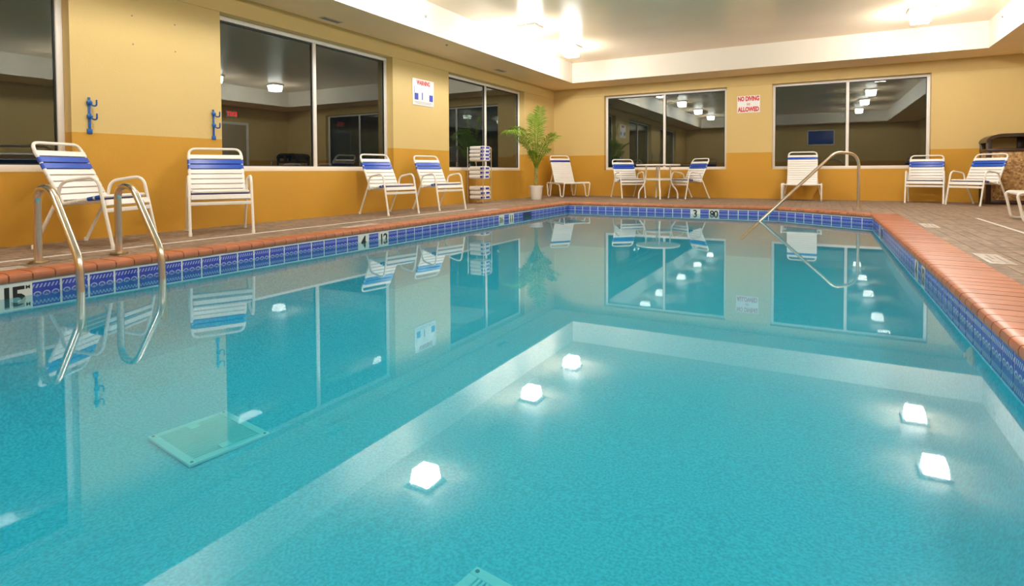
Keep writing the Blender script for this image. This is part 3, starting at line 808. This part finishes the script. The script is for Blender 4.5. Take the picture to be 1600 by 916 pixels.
# ------------------------------------------------------------------ towel rack
rk = thing('towel_rack', 'chrome wire towel rack with three shelves against the left wall', 'towel rack', (-5.69, 9.10, 0))
RX, RY = 0.17, 0.15
for sx in (-1, 1):
    for sy in (-1, 1): MB().tube([(sx*RX, sy*RY, 0.0), (sx*RX, sy*RY, 1.06)], 0.008, 8).build('post', 'chrome', rk)
SH = [0.07, 0.46, 0.80]
for z in SH:
    s = MB().tube([(-RX, -RY, z), (RX, -RY, z), (RX, RY, z), (-RX, RY, z)], 0.005, 6, closed=True)
    for k in range(7):
        u = -RX + 2*RX*(k+.5)/7; s.tube([(u, -RY, z), (u, RY, z)], 0.003, 5)
    s.build('wire_shelf', 'chrome', rk)
def towel_mesh(hgt):
    m = MB(); prof = []
    A, Bz = 0.135, hgt/2
    for j in range(24):
        a = 2*math.pi*j/24; c, s_ = math.cos(a), math.sin(a)
        prof.append((math.copysign(abs(c)**0.35, c)*A, Bz + math.copysign(abs(s_)**0.6, s_)*Bz))
    secs = [(-0.150, 0.90), (-0.140, 1.0), (0.10, 1.0), (0.150, 0.98), (0.158, 0.90)]
    n = 24
    for x, sc in secs: m.v += [(x, p[0]*sc, Bz+(p[1]-Bz)*sc) for p in prof]
    for k in range(len(secs)-1):
        for j in range(n): m.f.append((k*n+j, k*n+(j+1) % n, (k+1)*n+(j+1) % n, (k+1)*n+j))
    m.f.append(tuple(reversed(range(n)))); m.f.append(tuple((len(secs)-1)*n+j for j in range(n)))
    return m.mesh('folded_towel', 'towels')
words = ['bottom', 'second', 'third', 'top']
for si, (shelf, nt_, hg) in enumerate((('lowest', 3, 0.083), ('middle', 3, 0.078), ('top', 4, 0.068))):
    me = towel_mesh(hg)
    for k in range(nt_):
        w = 'top' if k == nt_-1 else words[k]
        o = ob('folded_towel', me, None, (-5.69+random.uniform(-.006, .01), 9.10+random.uniform(-.008, .008), SH[si]+0.006+k*(hg+0.0008)), random.uniform(-.03, .03))
        tag(o, 'folded white towel with blue stripes, %s one on the %s rack shelf' % (w, shelf), 'towel', 'folded towels on the rack')

# ------------------------------------------------------------------ trash bin
tr = thing('trash_bin', 'large stone panelled trash bin with dark brown arched hood in the right corner', 'trash bin', (2.98, 12.70, 0))
X0, X1, Y0, Y1 = -0.47, 0.47, -0.25, 0.26
MB().box(X0+.01, X1-.01, Y0+.01, Y1-.01, 0.0, 0.07).build('base', 'brown', tr, bevel=0.006)
for x in (X0, X1-0.07):
    for y in (Y0, Y1-0.07): MB().box(x, x+0.07, y, y+0.07, 0.0, 1.10).build('corner_post', 'brown', tr, bevel=0.008)
for y in (Y0, Y1-0.06): MB().box(0.04, 0.14, y, y+0.06, 0.90, 1.16).build('hood_post', 'brown', tr, bevel=0.008)
MB().box(X0+0.07, X1-0.07, Y0+0.015, Y0+0.045, 0.07, 0.90).build('stone_panel', 'stone', tr, bevel=0.004)
MB().box(X0+0.07, X1-0.07, Y1-0.045, Y1-0.015, 0.07, 0.90).build('stone_panel', 'stone', tr, bevel=0.004)
MB().box(X0+0.015, X0+0.045, Y0+0.07, Y1-0.07, 0.07, 0.90).build('stone_panel', 'stone', tr, bevel=0.004)
MB().box(X1-0.045, X1-0.015, Y0+0.07, Y1-0.07, 0.07, 0.90).build('stone_panel', 'stone', tr, bevel=0.004)
MB().box(X0-.005, X1+.005, Y0-.005, Y1+.005, 0.90, 0.955).build('rim', 'brown', tr, bevel=0.012)
hp = [(X0-.01, 1.06)]
for k in range(9):
    a = math.pi - math.pi*k/16; hp.append((X0-.01+0.26+0.26*math.cos(a), 1.075+0.135*math.sin(a)))
hp += [(-p[0], p[1]) for p in reversed(hp)]
inn = [(x*0.93, 1.06+(z-1.06)*0.62-0.0) for x, z in hp]
hood = MB()
for k in range(len(hp)-1):
    hood.extrude([hp[k], hp[k+1], inn[k+1], inn[k]], Y0-.01, Y1+.01, lambda p, t: (p[0], t, p[1]))
bmh = hood.build('arched_hood', 'brown', tr)

# ------------------------------------------------------------------ wall hooks, signs
def wall_hook(y, lab):
    h = thing('pole_hook', lab, 'wall hook', (WL, y, 0.97), 0, 'blue pole hooks on the left wall')
    MB().box(0, 0.010, -0.011, 0.011, 0.0, 0.335).build('back_plate', 'hook', h, bevel=0.003)
    MB().box(0, 0.014, -0.022, 0.022, 0.0, 0.045).build('foot_plate', 'hook', h, bevel=0.004)
    for z in (0.14, 0.265):
        pts = fillet([(0.005, 0, z+0.02), (0.03, 0.02, z-0.01), (0.07, 0.032, z-0.01), (0.07, 0.032, z+0.045)], 0.03, 5)
        k = MB().tube(pts, 0.0075, 8).build('hook', 'hook', h)
        MB().lathe([(0.024, 0), (0.024, 0.010), (0.015, 0.016)], 14).xform(Matrix.Translation((0.008, 0, z+0.02)) @ Matrix.Rotation(math.pi/2, 4, 'Y')).build('boss', 'hook', k)
wall_hook(2.69, 'blue double pole hook on the wall next to the first window')
wall_hook(3.90, 'blue double pole hook on the wall at the second window edge')
for k, (y, z, l) in enumerate(((3.08, 2.142, 'upper left'), (3.496, 2.146, 'upper right'), (3.085, 1.867, 'lower left'), (3.496, 1.868, 'lower right'))):
    o = MB().lathe([(0.008, 0.0), (0.008, 0.003), (0.004, 0.005)], 8).xform(Matrix.Translation((WL, y, z)) @ Matrix.Rotation(math.pi/2, 4, 'Y')).build('wall_anchor', 'greyprint')
    tag(o, 'tiny dark wall anchor, %s of four above the blue hooks' % l, 'wall anchor', 'wall anchors')
def sign_root(name, lab, centre, xa, ya, w, h):
    s = thing(name, lab, 'sign', (0, 0, 0)); s.matrix_world = orient(xa, ya, centre)
    MB().box(-w/2, w/2, -h/2, h/2, 0.001, 0.008).build('sign_plate', 'signw', s, bevel=0.002); return s
def put_text(s, txt, size, mat, x, y, width=None, bold=0.022):
    me = text_mesh(txt, size, mat, bold=bold); o = ob('lettering', me, s, (x, y, 0.0088))
    xs = [v.co.x for v in me.vertices]
    if width: o.scale.x = width/(max(xs)-min(xs))
    return o
def put_box(s, nm, mat, x0, x1, y0, y1, z=0.009): MB().box(x0, x1, y0, y1, 0.0075, z).build(nm, mat, s, smooth=False)
sg = sign_root('no_diving_sign', 'white sign reading NO DIVING ALLOWED in red on the back wall', (-1.36, WB-0.001, 2.01), (1, 0, 0), (0, 0, 1), 0.45, 0.36)
put_text(sg, 'NO DIVING', 0.13, 'red', 0, 0.112, 0.42, 0.05); put_text(sg, 'ALLOWED', 0.13, 'red', 0, -0.112, 0.42, 0.05)
put_box(sg, 'faint_mark', pbr('pale_red_print', (0.66, 0.45, 0.42), 0.5), -0.035, 0.035, -0.025, 0.025)
ws = sign_root('warning_sign', 'white pool rules sign with red WARNING heading and blue panels on the left wall', (WL+0.001, 7.67, 1.935), (0, 1, 0), (0, 0, 1), 0.58, 0.44)
put_text(ws, 'WARNING', 0.105, 'red', 0, 0.155, 0.36, 0.04)
put_box(ws, 'blue_panel', 'bluep', -0.24, -0.14, -0.13, -0.02); put_box(ws, 'blue_panel', 'bluep', 0.16, 0.26, -0.13, -0.02)
for x0, x1, y0, y1 in ((-0.25, -0.242, -0.02, 0.09), (0.252, 0.26, -0.02, 0.09), (-0.045, -0.02, -0.12, 0.0)): put_box(ws, 'blue_bar', 'bluep', x0, x1, y0, y1)
for k, (a, b) in enumerate(((-0.08, 0.10), (-0.08, 0.12), (0.0, 0.12), (0.02, 0.1))): put_box(ws, 'printed_line', 'greyprint', a, b, 0.07-k*0.035, 0.074-k*0.035)
for k, (a, b) in enumerate(((-0.25, 0.24), (-0.22, 0.2))): put_box(ws, 'printed_line', 'greyprint', a, b, -0.165-k*0.022, -0.160-k*0.022)

# soffit vents and sprinklers
for x, y, l in ((-5.71, 5.45, 'above the second window'), (-5.64, 9.83, 'above the third window'), (-5.70, 1.2, 'above the first window')):
    v = thing('soffit_vent', 'small grey slotted vent in the soffit %s' % l, 'vent', (x, y, SOF), 0, 'soffit vents')
    MB().box(-0.055, 0.055, -0.17, 0.17, -0.008, 0.0).build('vent_frame', 'fascia', v, bevel=0.002)
    for k in range(4): MB().box(-0.04+k*0.022, -0.027+k*0.022, -0.15, 0.15, -0.0115, -0.008).build('louvre', 'vent', v, smooth=False)
def sprinkler(x, y, z, lab, M_=None):
    s = thing('sprinkler_head', lab, 'sprinkler', (x, y, z), 0, 'sprinkler heads')
    if M_: s.matrix_world = Matrix.Translation((x, y, z)) @ M_
    MB().lathe([(0.016, -0.018), (0.006, -0.016), (0.010, -0.004), (0.024, -0.003), (0.024, 0.0)], 12).build('deflector', 'vent', s)
sprinkler(-5.24, 7.42, SOF, 'small sprinkler head in the soffit right of the warning sign')
sprinkler(3.05, 10.9, SOF, 'small sprinkler head in the soffit at the right picture edge')
sprinkler(TL, 6.6, 2.85, 'small sprinkler head on the bright left fascia', Matrix.Rotation(-math.pi/2, 4, 'Y'))
sprinkler(TR, 11.3, 2.95, 'small sprinkler head on the right fascia near its corner', Matrix.Rotation(math.pi/2, 4, 'Y'))

# ------------------------------------------------------------------ ceiling lamps
lamp_base = MB().box(-0.17, 0.17, -0.17, 0.17, -0.045, 0.0).mesh('lamp_base', 'lampmetal', bevel=0.006)
lens = MB(); s0, s1 = 0.135, 0.115
lens.v = [(x*s0, y*s0, -0.045) for x, y in ((-1, -1), (1, -1), (1, 1), (-1, 1))] + [(x*s1, y*s1, -0.20) for x, y in ((-1, -1), (1, -1), (1, 1), (-1, 1))]
lens.f = [(0, 1, 5, 4), (1, 2, 6, 5), (2, 3, 7, 6), (3, 0, 4, 7), (4, 5, 6, 7)]
lens_me = lens.mesh('lamp_lens', 'lamp', smooth=False)
lens_me.materials.append(MT['lampdown'])
for p in lens_me.polygons:
    if abs(p.normal.z) > 0.9: p.material_index = 1
orders = ['nearest the back wall', 'second from the back wall', 'third from the back wall', 'fourth from the back wall', 'nearest the camera end']
for row, x, ys_ in (('left', -4.37, (10.45, 8.65, 5.65, 2.60, -0.40)), ('right', 1.34, (10.75, 8.95, 5.75, 2.90, -0.40))):
    for k, y in enumerate(ys_):
        L = thing('ceiling_lamp', 'glowing box ceiling lamp in the %s row, %s' % (row, orders[k]), 'ceiling lamp', (x, y, CEIL), 0, 'box ceiling lamps')
        ob('lamp_base', lamp_base, L); ob('lamp_lens', lens_me, L)

# ------------------------------------------------------------------ behind the viewer, seen in the window reflections
d1 = tag(ob('door_1', None, None, (WR, 10.95, 0)), kind='structure')
MB().box(-0.04, 0.0, -0.48, 0.48, 0.0, 2.06).build('door_leaf', 'door', d1, bevel=0.004)
for a in ((-0.56, -0.48, 0, 2.14), (0.48, 0.56, 0, 2.14), (-0.48, 0.48, 2.06, 2.14)): MB().box(-0.05, 0, a[0], a[1], a[2], a[3]).build('door_casing', 'frame', d1, bevel=0.004)
MB().tube([(-0.04, 0.38, 1.0), (-0.09, 0.38, 1.0), (-0.09, 0.26, 1.0)], 0.01, 8).build('door_handle', 'chrome', d1)
ex = thing('exit_sign', 'red lit EXIT sign seen mirrored in the second window', 'exit sign'); ex.matrix_world = orient((0, -1, 0), (0, 0, 1), (WR-0.001, 10.95, 2.37))
MB().box(-0.17, 0.17, -0.10, 0.10, 0.0, 0.045).build('housing', 'signw', ex, bevel=0.004)
o = ob('lettering', text_mesh('EXIT', 0.17, 'exit'), ex, (0, 0, 0.047))
nb_ = thing('notice_board', 'blue notice board seen mirrored in the right back window', 'notice board', (0.0, WN, 2.05))
MB().box(-0.5, 0.5, 0.0, 0.02, -0.3, 0.3).build('panel', 'board', nb_, bevel=0.004)
MB().box(-0.54, 0.54, 0.0, 0.014, -0.34, 0.34).build('board_frame', 'frame', nb_, bevel=0.003)
